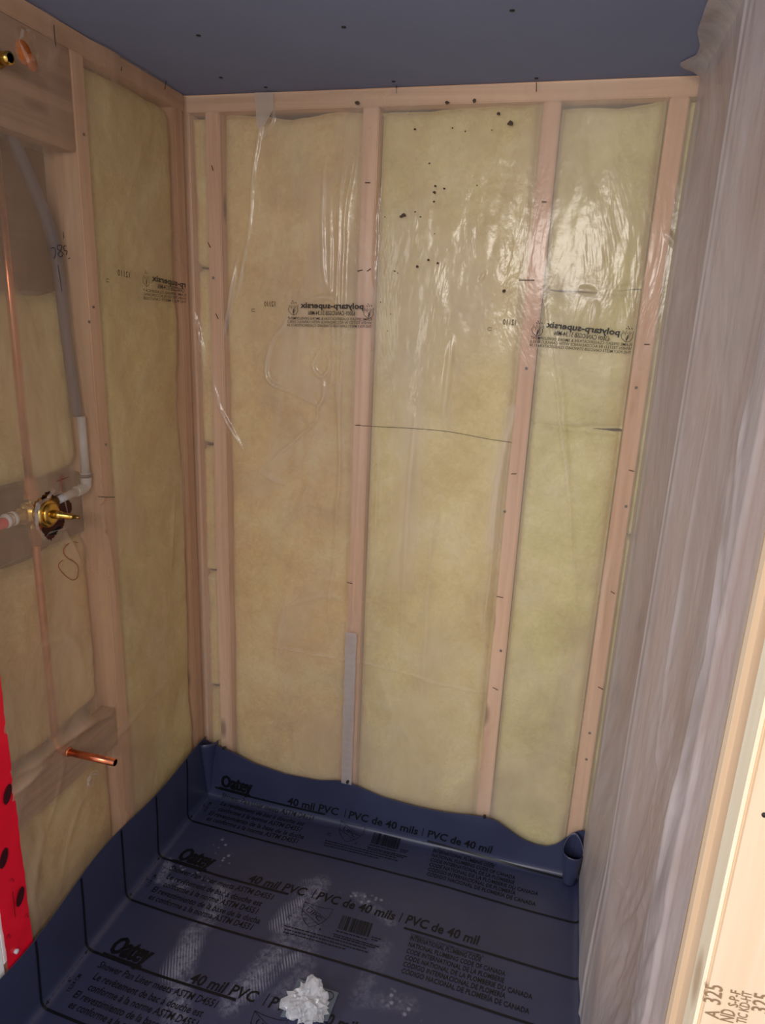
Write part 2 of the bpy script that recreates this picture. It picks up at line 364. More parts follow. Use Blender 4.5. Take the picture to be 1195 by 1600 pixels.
B0 = (0.0045, S[0] - .019 - g); B1 = (S[0] + .019 + g, S[1] - .019 - g); B2 = (S[1] + .019 + g, S[2] - .019 - g); B3 = (S[2] + .019 + g, S[3] - .019 - g); B4 = (S[3] + .019 + g, W + .02)
for (z0, z1), sd in zip([(PL, zj(330, 1080)), (zj(330, 1075), zj(330, 900)), (zj(330, 896), zj(315, 700)), (zj(315, 696), zj(310, 420)), (zj(310, 412), H - PL)], range(5)):
    batt('B', B0[0], B0[1], z0, z1, 0.012, M_INS[0], wb, seed=sd, amp=0.010)
for (z0, z1), sd in zip([(PL, 1.02), (1.022, H - PL)], (11, 12)): batt('B', B1[0], B1[1], z0, z1, 0.007, M_INS[0] if sd == 12 else M_INS[1], wb, seed=sd, amp=.004) if False else None
batt('B', *B1, PL, H - PL, 0.007, M_INS[0], wb, seed=11, amp=0.010)
batt('B', *B2, PL, H - PL, 0.007, M_INS[1], wb, seed=13, amp=0.010)
zs = [PL, zj(910, 670) - .004, zj(920, 448) - .004, H - PL]
for i in range(3): batt('B', *B3, zs[i] + (0.003 if i else 0), zs[i + 1], 0.008, M_INS[2], wb, seed=15 + i, amp=0.012)
batt('B', *B4, PL, 1.0, 0.014, M_INS[2], wb, seed=21); batt('B', *B4, 1.003, H - PL, 0.014, M_INS[2], wb, seed=22)
LA = (-0.389 + .019 + g, -0.026 - .019 - g); LB = (-0.800 + .019 + g, -0.389 - .019 - g)
batt('L', *LA, PL, H - PL, 0.008, M_INS[1], wl, seed=31, amp=0.010)
batt('L', *LB, 1.150, 1.515, 0.048, M_INS[1], wl, seed=33, amp=0.012)
batt('L', *LB, 0.560, 0.985, 0.045, M_INS[0], wl, seed=34, amp=0.012)
batt('L', *LB, PL, 0.440, 0.030, M_INS[0], wl, seed=35, amp=0.012)
# ---- left plumbing bay: blocking and back board
b = box('blocking', (-0.048, LB[0], 0.995), (-0.012 - 0.04, LB[1], 1.13), M_BLOCK, wl, 0.002)
b.scale = (1, 1, 1)
bx_ = [box('blocking', (-SD, LB[0], 0.995), (-0.058, LB[1], 1.135), M_PLY, wl, 0.002),
       box('blocking', (-0.05, LB[0], 0.450), (-0.010, LB[1], 0.545), M_BLOCK, wl, 0.002),
       box('blocking', (-0.046, LB[0], 1.780), (-0.007, LB[1], H - PL - .001), M_BLOCK, wl, 0.002)]
bpy.data.objects.remove(b)
box('back_board', (-SD - .006, LB[0], 1.515), (-SD + .006, LB[1], 1.78), M_PLY, wl, 0.001)
# ---- right wall framing
box('top_plate', (W + .012, -1.0, H - PL), (W + SD, 0.0, H - .0005), M_STUDY, wr, .002)
box('bottom_plate', (W + .012, -1.0, 0), (W + SD, 0.0, PL), M_STUDY, wr, .002)
SR = []
for yc in (-0.052, -0.458, -0.880, -0.944): SR.append(box('stud', (W + .009, yc - PL / 2, PL), (W + SD, yc + PL / 2, H - PL), M_STUD, wr, .0025))
SR.append(box('stud', (W + .004, -1.003, 0), (W + SD, -0.965, H - .001), M_PALE, wr, .006))
SR.append(box('packer', (W + .018, -1.052, 0), (W + SD, -1.004, H - .001), M_TAN, wr, .001)); TANP = SR[-1]
es = box('stud', (W + .000, -1.0905, 0), (W + 0.140, -1.0525, H - .001), M_PALE, wr, .005); es['label'] = 'pale end stud with stamped lumber grade marks'
eg = box('stud_edge', (W - .0006, -1.0865, 0.001), (W + 0.003, -1.0565, H - .002), M_PALE2, es)
# knot hole in the tan packer
ky, kz = RT(1098, 1372, W + .018)
lathe('knot_hole', (W + .0183, ky, kz), (-1, 0, 0), [(-.004, .012), (.0006, .013)], plain('knot', sr(120, 84, 66), .8), TANP, 14)
y_, z_ = RT(1160, 1080, W + .018); 
tube('crack', [(W + .0175, -1.050, z_ - .05), (W + .0172, -1.048, z_), (W + .0175, -1.050, z_ + .045)], .0022, M_HOLE, TANP, 6)
# grade stamp on the wall end (plane y = -1.0905), running up the stud
f_end = lambda V: np.stack([V[:, 0], np.full(len(V), -1.0911), V[:, 1]], -1)
ink = Ink(f_end)
def EN(u, v): return BK(u, v, -1.0905)
for s, a, b_, h in [('A', (1113, 1592), (1115, 1580), .013), ('325', (1116, 1570), (1120, 1541), .016), ('ND', (1136, 1598), (1140, 1580), .013), ('S-P-F', (1143, 1574), (1148, 1549), .009), ('TIC KD-HT', (1156, 1600), (1166, 1551), .009), ('325', (1190, 1584), (1196, 1556), .015)]:
    ink.text(s, EN(a[0] + 9, a[1]), EN(b_[0] + 9, b_[1]), h, 0.008)
ink.build('grade_stamp', M_STAMP, es)
x, z = EN(1194, 1273); lathe('nail_head', (x, -1.0905, z), (0, -1, 0), [(0, .0025), (.001, .0025)], M_STEEL, es, 10)
# ---- white board beyond the red tape, left of the enclosure
dw = box('wall_left_outer', (-0.0135, -1.20, 0.001), (-0.001, -0.822, H - PL - .001), M_WHITE, None, .001); setp(dw, kind='structure')
trim = box('trim_1', (-0.0135, -0.8215, 0.2), (-0.0008, -0.745, H - PL - .001), M_WHITE, None, .001); setp(trim, kind='structure')

# ================================================================ POLY SHEETS
def ridge(D, X, Z, pts, wd, h):
    q = [(p.x, p.y) for p in spline([(a, b, 0) for a, b in pts], 4)]
    L = np.cumsum([0] + [math.hypot(b[0] - a[0], b[1] - a[1]) for a, b in zip(q[:-1], q[1:])]); tot = L[-1]
    Xw = X + 0.0035 * fbm(X * 11, Z * 9, 121, 2); Zw = Z + 0.0035 * fbm(X * 11, Z * 9, 123, 2)
    d = np.full(X.shape, 1e9); tt = np.zeros(X.shape)
    for k, (a, b) in enumerate(zip(q[:-1], q[1:])):
        dx, dy = b[0] - a[0], b[1] - a[1]; l2 = dx * dx + dy * dy + 1e-12
        t = np.clip(((Xw - a[0]) * dx + (Zw - a[1]) * dy) / l2, 0, 1); e = np.hypot(Xw - a[0] - t * dx, Zw - a[1] - t * dy)
        m = e < d; d[m] = e[m]; tt[m] = (L[k] + t[m] * math.sqrt(l2)) / tot
    tp_ = np.sin(math.pi * np.clip(tt, 0, 1)) ** 0.6 * (0.65 + 0.5 * vn(X * 12, Z * 8, 5))
    D += 1.25 * h * tp_ * np.exp(-(d / (wd * (0.7 + 0.6 * tp_))) ** 2)
    along = np.clip(0.45 + 0.5 * vn(X * 5 + Z, Z * 3.2, 3), 0.05, 1) * np.clip(tp_, 0, 1)
    np.maximum(FO, (0.55 * np.exp(-(d / (wd * .5)) ** 2) + 0.35 * np.exp(-(d / (wd * 1.8)) ** 2)) * min(1.0, abs(h) / .007) * along, out=FO)  # milkier film along the crease, also standing in for its bright highlight
xs = np.arange(-0.002, W + 0.008, 0.0036); zz = np.arange(0.012, H - 0.004, 0.0042); X, Z = np.meshgrid(xs, zz)
onst = np.min([np.abs(X - s) for s in S], axis=0); k = np.clip((onst - 0.019) / 0.05, 0, 1)
D = 0.0012 + k * (0.0035 + 0.0035 * fbm(X * 5, Z * 2.2, 41) + 0.0012 * fbm(X * 18, Z * 6, 44)) + 0.0004 * fbm(X * 30, Z * 10, 47)
FO = np.zeros_like(D)
BF = [([(557, 165), (552, 260), (540, 340), (537, 420), (534, 640), (528, 760), (520, 900), (510, 1000)], .006, .006), ([(545, 170), (533, 320), (528, 480), (530, 700), (526, 900)], .005, .005),
      ([(507, 240), (507, 420), (518, 455)], .005, .006), ([(518, 300), (518, 450), (522, 456)], .004, .005), ([(475, 470), (520, 465), (535, 490)], .006, .005),
      ([(455, 480), (445, 510), (425, 535), (418, 590), (450, 610), (485, 630), (500, 640)], .005, .007), ([(507, 535), (492, 565), (492, 580), (505, 590), (515, 575), (512, 545)], .004, .008),
      ([(505, 590), (508, 620), (498, 640), (495, 660), (460, 690), (405, 740)], .005, .007), ([(520, 500), (520, 600), (505, 600)], .005, .004),
      ([(405, 735), (440, 755), (480, 745)], .008, .005), ([(490, 740), (470, 790), (440, 830)], .01, .005), ([(418, 160), (400, 250), (388, 380), (365, 480)], .006, .006),
      ([(430, 160), (428, 190), (415, 200)], .004, .005), ([(360, 990), (420, 1010), (560, 1035), (700, 1070), (840, 1100)], .004, .003), ([(325, 560), (345, 640), (385, 710)], .006, .007),
      ([(325, 590), (340, 620), (335, 640)], .004, .007), ([(378, 380), (362, 450), (348, 530)], .006, .006), ([(650, 640), (640, 760), (632, 900), (625, 1050)], .010, .006),
      ([(585, 670), (590, 720), (588, 860)], .005, .006), ([(598, 250), (588, 360), (584, 450)], .005, .005), ([(805, 640), (780, 760), (765, 900), (755, 1050)], .006, .007), ([(790, 690), (768, 800), (758, 860)], .005, .005),
      ([(850, 460), (870, 620), (890, 800), (900, 960)], .006, .006), ([(865, 500), (880, 640), (893, 800)], .004, .004), ([(710, 520), (695, 640), (700, 700)], .010, .004),
      ([(905, 450), (918, 452), (930, 455)], .006, .006), ([(930, 470), (925, 520)], .008, .004), ([(1040, 360), (1058, 385)], .004, .006), ([(955, 860), (940, 960), (925, 1060)], .008, .005),
      ([(690, 760), (670, 900), (660, 1100)], .010, .004), ([(760, 425), (750, 440)], .004, .005), ([(440, 950), (500, 930), (540, 940)], .012, .004), ([(300, 480), (315, 540), (318, 600)], .005, .006),
      ([(308, 500), (312, 520), (309, 545), (318, 560)], .003, .006), ([(470, 830), (450, 920), (430, 1050)], .012, .004)]
for pts, wd, h in BF: ridge(D, X, Z, [BK(*p) for p in pts], wd * .75, h)
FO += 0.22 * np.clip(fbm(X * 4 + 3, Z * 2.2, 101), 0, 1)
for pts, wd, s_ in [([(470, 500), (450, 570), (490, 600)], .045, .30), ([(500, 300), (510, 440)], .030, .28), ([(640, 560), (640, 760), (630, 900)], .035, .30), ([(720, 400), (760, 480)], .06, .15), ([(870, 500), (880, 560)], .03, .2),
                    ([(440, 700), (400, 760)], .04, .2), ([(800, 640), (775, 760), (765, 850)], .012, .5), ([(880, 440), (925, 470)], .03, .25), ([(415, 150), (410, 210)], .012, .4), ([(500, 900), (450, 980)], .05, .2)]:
    FO += s_ * np.exp(-(seg_d(X, Z, [BK(*p) for p in pts]) / wd) ** 2)  # broad highlights painted as milkier film, no crease beneath them
P = np.stack([X, -D, Z], -1)
pb = grid('vapour_barrier_sheet', P, M_POLYB, fold_highlight=FO)
setp(pb, 'clear wrinkled plastic vapour barrier sheet stapled over the yellow back wall insulation', 'plastic sheet')
# left sheet, with torn openings for the valve, shower arm and spout
ys = np.arange(-0.757, 0.0, 0.0036); Y, Z = np.meshgrid(ys, zz)
onst = np.min([np.abs(Y - s) for s in (-0.026, -0.389, -0.8)], axis=0); k = np.clip((onst - 0.019) / 0.05, 0, 1)
D = 0.0012 + k * (0.004 + 0.004 * fbm(Y * 5, Z * 2.5, 51) + 0.0012 * fbm(Y * 20, Z * 9, 54)) + 0.0004 * fbm(Y * 30, Z * 12, 57)
FO = np.zeros_like(D)
# tension lines pulled towards the fittings
for pts, wd, h in [([(180, 1110), (130, 1130), (95, 1160), (20, 1215)], .012, .012), ([(100, 1180), (90, 1230), (70, 1300)], .008, .006), ([(150, 790), (170, 770)], .006, .004),
                   ([(100, 60), (60, 120)], .01, .004), ([(10, 1250), (60, 1200), (100, 1180)], .012, .010), ([(140, 1225), (110, 1290), (90, 1400)], .010, .004), ([(70, 1280), (50, 1380), (60, 1440)], .012, .005),
                   ([(160, 800), (175, 900), (185, 1000)], .008, .004), ([(150, 1190), (260, 1060)], .012, .004), ([(280, 700), (285, 850), (275, 960)], .005, .006), ([(270, 760), (262, 900)], .005, .005), ([(240, 150), (190, 330), (170, 480)], .010, .004),
                   ([(95, 830), (120, 880)], .006, .005), ([(60, 1010), (110, 1000), (130, 1080)], .012, .004)]:
    ridge(D, Y, Z, [LF(*p) for p in pts], wd, h)
FO += 0.30 * np.clip(fbm(Y * 4 + 3, Z * 3, 111), 0, 1)
def ell(Y, Z, c, a, b_, wob=.25, sd=0):
    th = np.arctan2(Z - c[1], Y - c[0]); return np.hypot((Y - c[0]) / a, (Z - c[1]) / b_) < 1 + wob * np.sin(3 * th + sd) + wob * .5 * np.sin(7 * th + 2 * sd)
VY, VZ = -0.590, 1.092
cy_, cz_ = LF(80, 800); s_y, s_z = LF(103, 1176); hy, hz = LF(35, 72); ay, az = LF(-6, 92)
holes = ell(Y, Z, (cy_ - .008, cz_ - .002), .046, .044, .15, 1) | ell(Y, Z, (s_y, s_z), .010, .010) | ell(Y, Z, (hy, hz), .017, .026, .2, 2) | ell(Y, Z, (ay, az), .014, .014)
D = D * (0.12 + 0.88 * np.clip((Z - .24) / .12, 0, 1)); D = np.minimum(D, .022)
P = np.stack([D, Y, Z], -1); kf = ~(holes[:-1, :-1])
pl = grid('vapour_barrier_sheet', P, M_POLYL, keep=kf, flip=True, fold_highlight=FO)
setp(pl, 'hazy plastic vapour barrier sheet over the left plumbing wall with torn openings around the fittings', 'plastic sheet')
# right sheet, sagging between studs and hanging over the liner
ys = np.arange(-0.985, -0.018, 0.0040); zr = np.arange(0.022, H - 0.002, 0.005); Y, Z = np.meshgrid(ys, zr)
sag = np.zeros_like(Y)
for a, b_, dp in [(-0.439, -0.071, .030), (-0.861, -0.477, .020), (-0.985, -0.899, .003)]:
    tt = np.clip((Y - a) / (b_ - a), 0, 1); sag += dp * np.sin(math.pi * tt) ** 0.8 * ((Y > a) & (Y < b_))
sag *= 0.75 + 0.25 * np.sin(Z * 1.6 + .4)
XR = W - 0.004 + sag
XR += 0.0016 * fbm(Y * 9, Z * 1.1, 61, 2) + 0.0004 * fbm(Y * 34, Z * 1.6, 64, 2); FO = np.zeros_like(Y)
low = np.clip((1.15 - Z) / 0.5, 0, 1) * np.clip((-Y - .52) / .12, 0, 1) * np.clip((.96 + Y) / .06, 0, 1)
XR += low * 0.004 * fbm(Y * 30 + Z * 12, Z * 7, 71)
XR = np.minimum(XR, W + .032); XR += (W - .002 - XR) * np.clip((Z - (H - .12)) / .10, 0, 1); kk = np.clip((0.42 - Z) / .28, 0, 1); XR = XR * (1 - kk) + (W - .0095 + .002 * fbm(Y * 10, Z * 2, 66, 2)) * kk
for pts, wd, h in [([(1140, 640), (1122, 980), (1095, 1090), (1060, 1260), (1020, 1420), (985, 1590)], .008, -.007), ([(1105, 600), (1040, 980), (1005, 1250), (985, 1480)], .006, -.004),
                   ([(1180, 560), (1150, 800), (1128, 1000)], .006, -.005), ([(950, 1355), (978, 1410), (985, 1440)], .004, -.003), ([(1150, 150), (1120, 330), (1075, 660)], .006, .000)]:
    ridge(XR, Y, Z, [RT(*p) for p in pts], wd, h)
for ys_, h in ((-0.433, -.004), (-0.477, -.002), (-0.925, -.006)): XR += h * np.exp(-((Y - ys_) / .006) ** 2)
P = np.stack([XR, Y, Z], -1)
ee = np.clip((-.945 - Y) / .02, 0, 1); XR = XR * (1 - ee) + (W + .0025) * ee; P = np.stack([XR, Y, Z], -1)
FO = np.maximum(FO * .6, .5 * np.exp(-((Y + .441) / .006) ** 2))
prs = grid('vapour_barrier_sheet', P, M_POLYR, fold_highlight=FO)
setp(prs, 'milky grey plastic vapour barrier sheet hanging in vertical folds over the right stud wall', 'plastic sheet')
# loose flap folded over the ceiling at the top of the right sheet
a = np.linspace(0, 1, 26); bq = np.linspace(0, 1, 16); A, Bq = np.meshgrid(a, bq)
yy = -0.030 - 0.44 * A
wd = np.interp(A, [0, .05, .12, .20, .30, .45, .7, 1], [.014, .050, .052, .030, .030, .046, .050, .045])
P = np.stack([W + .004 - wd * Bq, yy, H - 0.0035 - 0.030 * (1 - Bq) ** 3 - 0.0035 * (np.sin(A * 20) + 1) * Bq * (1 - Bq) * 3], -1)
grid('loose_flap', P, M_POLYR, prs)
# ---- specks, marks and print on the sheets
for u, v, r in [(650, 204, 2.4), (708, 202, 1.6), (728, 207, 1.4), (769, 205, 1.4), (798, 195, 5), (780, 180, 3), (672, 257, 2), (681, 292, 2.6), (680, 302, 3), (695, 296, 2.2), (679, 316, 1.8), (632, 338, 4), (628, 340, 3),
                (650, 332, 1.6), (658, 340, 1.6), (746, 291, 1.3), (670, 407, 2.4), (653, 417, 2.6), (685, 412, 2.2), (618, 424, 1.8), (623, 427, 1.2), (788, 455, 3), (700, 163, 3.6), (742, 160, 3.4), (603, 340, 1.2), (596, 472, 1.2), (612, 491, 1.0), (607, 517, 1.0), (680, 366, 1.0), (560, 163, 4)]:
    x, z = BK(u, v); n = 7; rr = r * .0014; V = [(x, 0.0035, z)] + [(x + rr * random.uniform(.6, 1.3) * math.cos(6.283 * i / n), -0.0005 + 0.0, z + rr * random.uniform(.5, 1.1) * math.sin(6.283 * i / n)) for i in range(n)]
    V = [(p[0], 0.0045 if i else -0.001, p[2]) for i, p in enumerate(V)]
    V = [(p[0], -0.012 if i == 0 else -0.0105, p[2]) for i, p in enumerate(V)]
    pyd('debris_fleck', V, [(0, i + 1, (i + 1) % n + 1) for i in range(n)], M_FLECK, pb)
f_back = lambda V: np.stack([V[:, 0], np.full(len(V), -0.0125), V[:, 1]], -1)
f_left = lambda V: np.stack([np.full(len(V), 0.0125), V[:, 0], V[:, 1]], -1)
def seg2(a, b, n): return [(a[0] + (b[0] - a[0]) * i / n, a[1] + (b[1] - a[1]) * i / n) for i in range(n + 1)]
def flame(ink, c, e, s):       # maple-flame emblem: e = unit vector of the (mirrored) baseline
    n = np.array([-e[1], e[0]]); n = n if n[1] > 0 else -n; c = np.array(c)
    m = lambda pts: [c + s * (a * e + b_ * n) for a, b_ in pts]
    ink.add(m([(-.15, .25), (0, -.55), (.02, .0)]), [(0, 1, 2)]); ink.add(m([(-.30, .30), (-.18, -.1), (0, -.6), (.02, -.35)]), [(0, 1, 2, 3)]); ink.add(m([(.30, .25), (.12, -.15), (0, -.6), (.0, -.35)]), [(0, 1, 2, 3)])
    w_ = s * .06
    ink.bar(m([(-.30, .30), (-.62, .55), (-.52, .1), (-.60, -.1), (-.38, -.5), (0, -.62)]), w_)
    ink.bar(m([(.30, .25), (.55, .55), (.50, .2), (.66, .1), (.50, -.3), (.2, -.52), (0, -.62)]), w_)
    ink.bar(m([(-.25, .15), (-.18, .5), (0, .25), (.15, .55), (.22, .1)]), w_)
    for a, b_ in ((-.12, .72), (.02, .92), (.14, .70), (-.4, .75)): ink.bar(m([(a, b_), (a + .12, b_ + .1)]), s * .09)
LN3 = ['FLAME SPREAD CLASSIFICATION & SMOKE DEVELOPMENT', 'WHEN TESTED IN ACCORDANCE WITH CAN/ULC S102.2', 'THIS POLY MEETS CAN/CGSB STANDARD CLASSIFICATION 51.34']
def printrow(fmap, PT, par, main, m0, m1, l2, a0, a1, logos, sm, num, ring):
    ik = Ink(fmap); g_ = lambda p: np.array(PT(*p))
    e = g_(m1) - g_(m0); e /= np.linalg.norm(e); up = np.array([0, 1.0])
    sg = -1.0                       # baseline runs right to left seen from the room, so letters are mirrored
    ik.text(main, g_(m0), g_(m1), sg * .0135, .03)
    ik.text(l2, g_(a0), g_(a1), sg * .0100, .012)
    for k_, tx in enumerate(LN3 if len(sm[2]) > 5 else LN3):
        d = np.array([0, -.0085 * k_]); ik.text(tx[:int(sm[3])] if sm[3] else tx, g_(sm[0]) + d, g_(sm[1]) + d, sg * .0062, .006)
    for c in logos: flame(ik, g_(c), e, .021)
    ik.build('printed_marking', M_INKP, par); ik = Ink(fmap); ik.text('12110', g_(num[0]), g_(num[1]), sg * .0125, .004); ik.build('printed_number', M_INKP, par)
    ik = Ink(fmap); c = g_(ring); ik.bar([c + np.array([.005, .003]), c + np.array([-.004, .003]), c + np.array([-.005, 0]), c + np.array([-.004, -.003]), c + np.array([.005, -.003])], .0012)
    ik.build('printed_symbol', M_INKP, par)
printrow(f_back, BK, pb, 'polytarp-supersix', (967, 524), (853, 511), '63009 CAN/CGSB 51.34-M86', (951, 533), (865, 523), [(840, 516), (979, 525)], ((986, 541), (829, 529), 'full text', 0), ((806, 508), (786, 507)), (766, 514))
printrow(f_back, BK, pb, 'polytarp-supersix', (570, 483), (472, 481), '63009 CAN/CGSB 51.34-M86', (557, 493), (484, 492), [(461, 484), (578, 489)], ((583, 501), (452, 499), 'full text', 0), ((433, 479), (416, 479)), (399, 485))
printrow(f_left, LF, pl, 'rp-supersix', (283, 449), (230, 438), 'CAN/CGSB 51.34-M86', (281, 457), (239, 450), [(221, 438)], ((284, 463), (216, 455), 'part text', 24), ((195, 434), (176, 430)), (160, 438))
# pen marks on the sheets
def pen(name, PT, fmap, strokes, mat, par, r=.0007):
    L = []
    for s_ in strokes:
        q = fmap(np.array([PT(*p) for p in s_])); L.append((spline([tuple(p) for p in q], 6), r))
    return tubes(name, L, mat, par, 5)
pen('pencil_line', BK, f_back, [[(566, 664), (600, 666), (640, 668), (700, 673), (760, 684), (800, 690)]], M_INKP, pb, .0006)
pen('pencil_digits', LF, f_left, [[(71, 388), (76, 387), (78, 395), (76, 404)], [(86, 392), (81, 388), (82, 383), (88, 384), (86, 392), (82, 397), (86, 401), (90, 397), (86, 392)], [(95, 384), (91, 385), (92, 391), (96, 392), (95, 398)], [(90, 362), (91, 372)], [(98, 404), (101, 403)], [(82, 414), (86, 440), (88, 455)]], M_INKP, pl, .0008)
pen('red_pen_loop', LF, f_left, [[(114, 847), (104, 846), (93, 854), (92, 864), (98, 871), (108, 877), (114, 885), (113, 900), (106, 905), (96, 900), (85, 888), (84, 880), (90, 874)]], M_REDPEN, pl, .0009)
pen('red_pen_cross', LF, f_left, [[(80, 751), (90, 748), (99, 744)], [(87, 740), (88, 755), (90, 768)]], M_REDPEN, pl, .0009)
for st_ in ([(75, 40), (76, 55), (78, 72)], [(146, 775), (160, 776), (172, 776)], [(182, 105), (181, 111)], [(252, 127), (250, 140)]): pen('pencil_dash', LF, f_left, [st_], M_INKP, pl, .0008)
# grey tape strip on the middle stud and a clear patch at the top plate
a = np.linspace(0, 1, 60)
q = [BK(*p) for p in ((546, 985), (543, 1100), (541, 1219))]
zt = np.linspace(q[0][1], 0.150, 70); V = []; F = []
for i, z in enumerate(zt):
    xo = S[1] + .0006 * math.sin(i * .5) - .003; yb = -0.0135 - .0012 * math.sin(i * 2.1) ** 2
    V += [(xo - .014, yb, z), (xo + .018, yb, z)]
    if i: F.append((2 * i - 2, 2 * i - 1, 2 * i + 1, 2 * i))
tp = pyd('tape_strip', V, F, poly('tape_film', .62, (206, 198, 196), .3, .2), None, True)
setp(tp, 'pale grey tape strip down the lower part of the middle back stud', 'tape')
V = []; F = []
for i in range(9):
    c0 = BK(401 + i * .5, 147 + i * 7); c1 = BK(431 - (max(i - 4, 0)) * 3.5, 147 + i * 6.5); V += [(c0[0], -.012, c0[1]), (c1[0], -.014 - .002 * (i % 2), c1[1])]
    if i: F.append((2 * i - 2, 2 * i - 1, 2 * i + 1, 2 * i))
pyd('clear_patch', V, F, poly('patch_film', .5, (226, 214, 206)), pb, True)
# torn film rims
def torn(PT, c, rads, mat, par, k=14, off=.014):
    cy0, cz0 = PT; L = []
    pts = [(off + random.uniform(-.003, .004), cy0 + rads[0] * (1 + random.uniform(-.25, .25)) * math.cos(6.283 * i / k), cz0 + rads[1] * (1 + random.uniform(-.25, .25)) * math.sin(6.283 * i / k)) for i in range(k)]
    V = []; F = []
    for i, p in enumerate(pts):
        V += [p, (off - .003, cy0 + (p[1] - cy0) * 1.14, cz0 + (p[2] - cz0) * 1.14)]
        j = (i + 1) % k; F.append((2 * i, 2 * i + 1, 2 * j + 1, 2 * j))
    return pyd('torn_rim', V, F, mat, par)
M_TORN = poly('torn_film', .28, (228, 214, 206), .12, .8)
torn((hy, hz), 0, (.017, .024), M_TORN, pl); torn((cy_ - .008, cz_ - .002), 0, (.043, .043), M_TORN, pl, off=.010)
ty, tz = LF(134, 1222)
for k_ in range(3): torn((ty + .006 * k_, tz + .004 * k_), 0, (.010 + .004 * k_, .008 + .003 * k_), M_TORN, pl, 9)

# ================================================================ PLUMBING
PX = -0.030
# hole behind the torn sheet: fresh orange wood around drilled hole
lathe('drilled_hole', (-.0072, -0.530, 1.912), (1, 0, 0), [(-.001, .020), (.001, .019)], M_ORANGE, bx_[2], 12)
lathe('drilled_hole', (-.0072, -0.512, 1.902), (1, 0, 0), [(-.001, .014), (.0016, .013)], M_ORANGE, bx_[2], 12)
# shower arm fitting
sa = empty('shower_arm_fitting', (0, ay, az)); setp(sa, 'brass shower arm fitting poking from the upper left wall at the frame edge', 'pipe fitting')
lathe('flange', (-.006, ay, az), (1, 0, 0), [(0, .014), (.012, .014), (.013, .011)], M_BRASSD, sa); lathe('threaded_end', (.006, ay, az), (1, 0, 0), [(0, .009), (.012, .010), (.014, .0102), (.022, .010), (.022, .007), (.012, .006)], M_BRASS, sa)
# riser
rp = tube('riser_pipe', [(PX, -0.592, 1.745), (PX, -0.592, 1.50), (PX, -0.592, 1.13)], .0080, M_COP, None); setp(rp, 'thin vertical copper riser pipe from the brass valve up to the shower arm block', 'pipe')
dp = tube('drop_pipe', spline([(PX, -0.592, 1.045), (PX, -0.592, .80), (PX, -0.592, .58)], 6), .0080, M_COPD, None); setp(dp, 'dull copper drop pipe below the valve leading down to the tub spout stub', 'pipe')
# spout stub
sp_y, sp_z = -0.592, 0.545
ss = empty('spout_stub', (PX, sp_y, sp_z)); setp(ss, 'short bright copper stub with open end sticking out of the left wall above the liner', 'pipe')
tube('elbow', spline([(PX, sp_y, sp_z + .034), (PX + .002, sp_y, sp_z + .012), (PX + .012, sp_y, sp_z + .002), (PX + .034, sp_y, sp_z)], 6), .0105, M_COPD, ss)
tip = 0.119
lathe('pipe', (PX + .03, sp_y, sp_z), (1, 0, 0), [(0, .0080), (tip - PX - .03, .0080), (tip - PX - .03, .0066), (tip - PX - .05, .0064)], M_COP, ss, 22)
lathe('bore', (tip - .012, sp_y, sp_z), (1, 0, 0), [(0, .0063), (.002, .0063)], M_HOLE, ss, 20)
# valve
vv = empty('shower_valve', (PX, VY, VZ)); setp(vv, 'brass shower mixing valve body with projecting stem in the torn sheet opening', 'valve')
o = (PX, VY, VZ)
lathe('body', (PX - .022, VY, VZ), (1, 0, 0), [(0, .014), (.004, .026), (.018, .030), (.028, .030), (.030, .025), (.036, .024), (.038, .021), (.050, .020), (.052, .024), (.060, .024), (.062, .018)], M_BRASS, vv, 24)
lathe('collar', (PX + .040, VY, VZ), (1, 0, 0), [(0, .0175), (.003, .019), (.006, .0175), (.008, .012)], M_BRASS, vv, 24)
lathe('stem', (PX + .048, VY, VZ), (1, 0, 0), [(0, .008), (.018, .007), (.019, .0055), (.044, .0050), (.047, .003)], M_BRASS, vv, 16)
lathe('stem_tip', (PX + .094, VY, VZ), (1, 0, 0), [(0, .0035), (.012, .0028), (.014, .001)], M_BRASSD, vv, 12)
lathe('outlet_port', (PX, VY, VZ + .015), (0, 0, 1), [(0, .014), (.014, .014), (.015, .0115), (.034, .0110), (.035, .0095), (.046, .0095)], M_COPD, vv)
lathe('outlet_port', (PX, VY, VZ - .015), (0, 0, -1), [(0, .014), (.014, .014), (.015, .0115), (.034, .0110), (.035, .0095), (.046, .0095)], M_COPD, vv)
lathe('inlet_port', (PX, VY + .015, VZ + .004), (0, 1, 0), [(0, .014), (.020, .014), (.022, .011), (.040, .011), (.040, .010)], M_BRASSD, vv)
lathe('inlet_port', (PX, VY - .015, VZ), (0, -1, 0), [(0, .014), (.020, .014), (.022, .011), (.036, .011)], M_BRASS, vv)
lathe('mounting_plate', (PX - .010, VY + .012, VZ + .030), (1, 0, 0), [(0, .020), (.003, .020), (.004, .018)], M_BRASSD, vv, 22)
for dy, dz in ((.022, .022), (-.020, .024), (.020, -.024), (-.022, -.020)):
    lathe('screw', (PX + .012, VY + dy, VZ + dz), (1, 0, 0), [(-.03, .004), (.004, .004), (.005, .0055), (.009, .005)], M_BRASS, vv, 8)
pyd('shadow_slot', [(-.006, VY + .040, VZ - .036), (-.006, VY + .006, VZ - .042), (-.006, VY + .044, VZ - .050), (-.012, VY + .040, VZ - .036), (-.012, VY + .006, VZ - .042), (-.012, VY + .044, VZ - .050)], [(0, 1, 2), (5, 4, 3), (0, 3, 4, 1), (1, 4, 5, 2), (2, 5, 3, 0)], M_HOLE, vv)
vv.scale = (1.0, 1.16, 1.16)
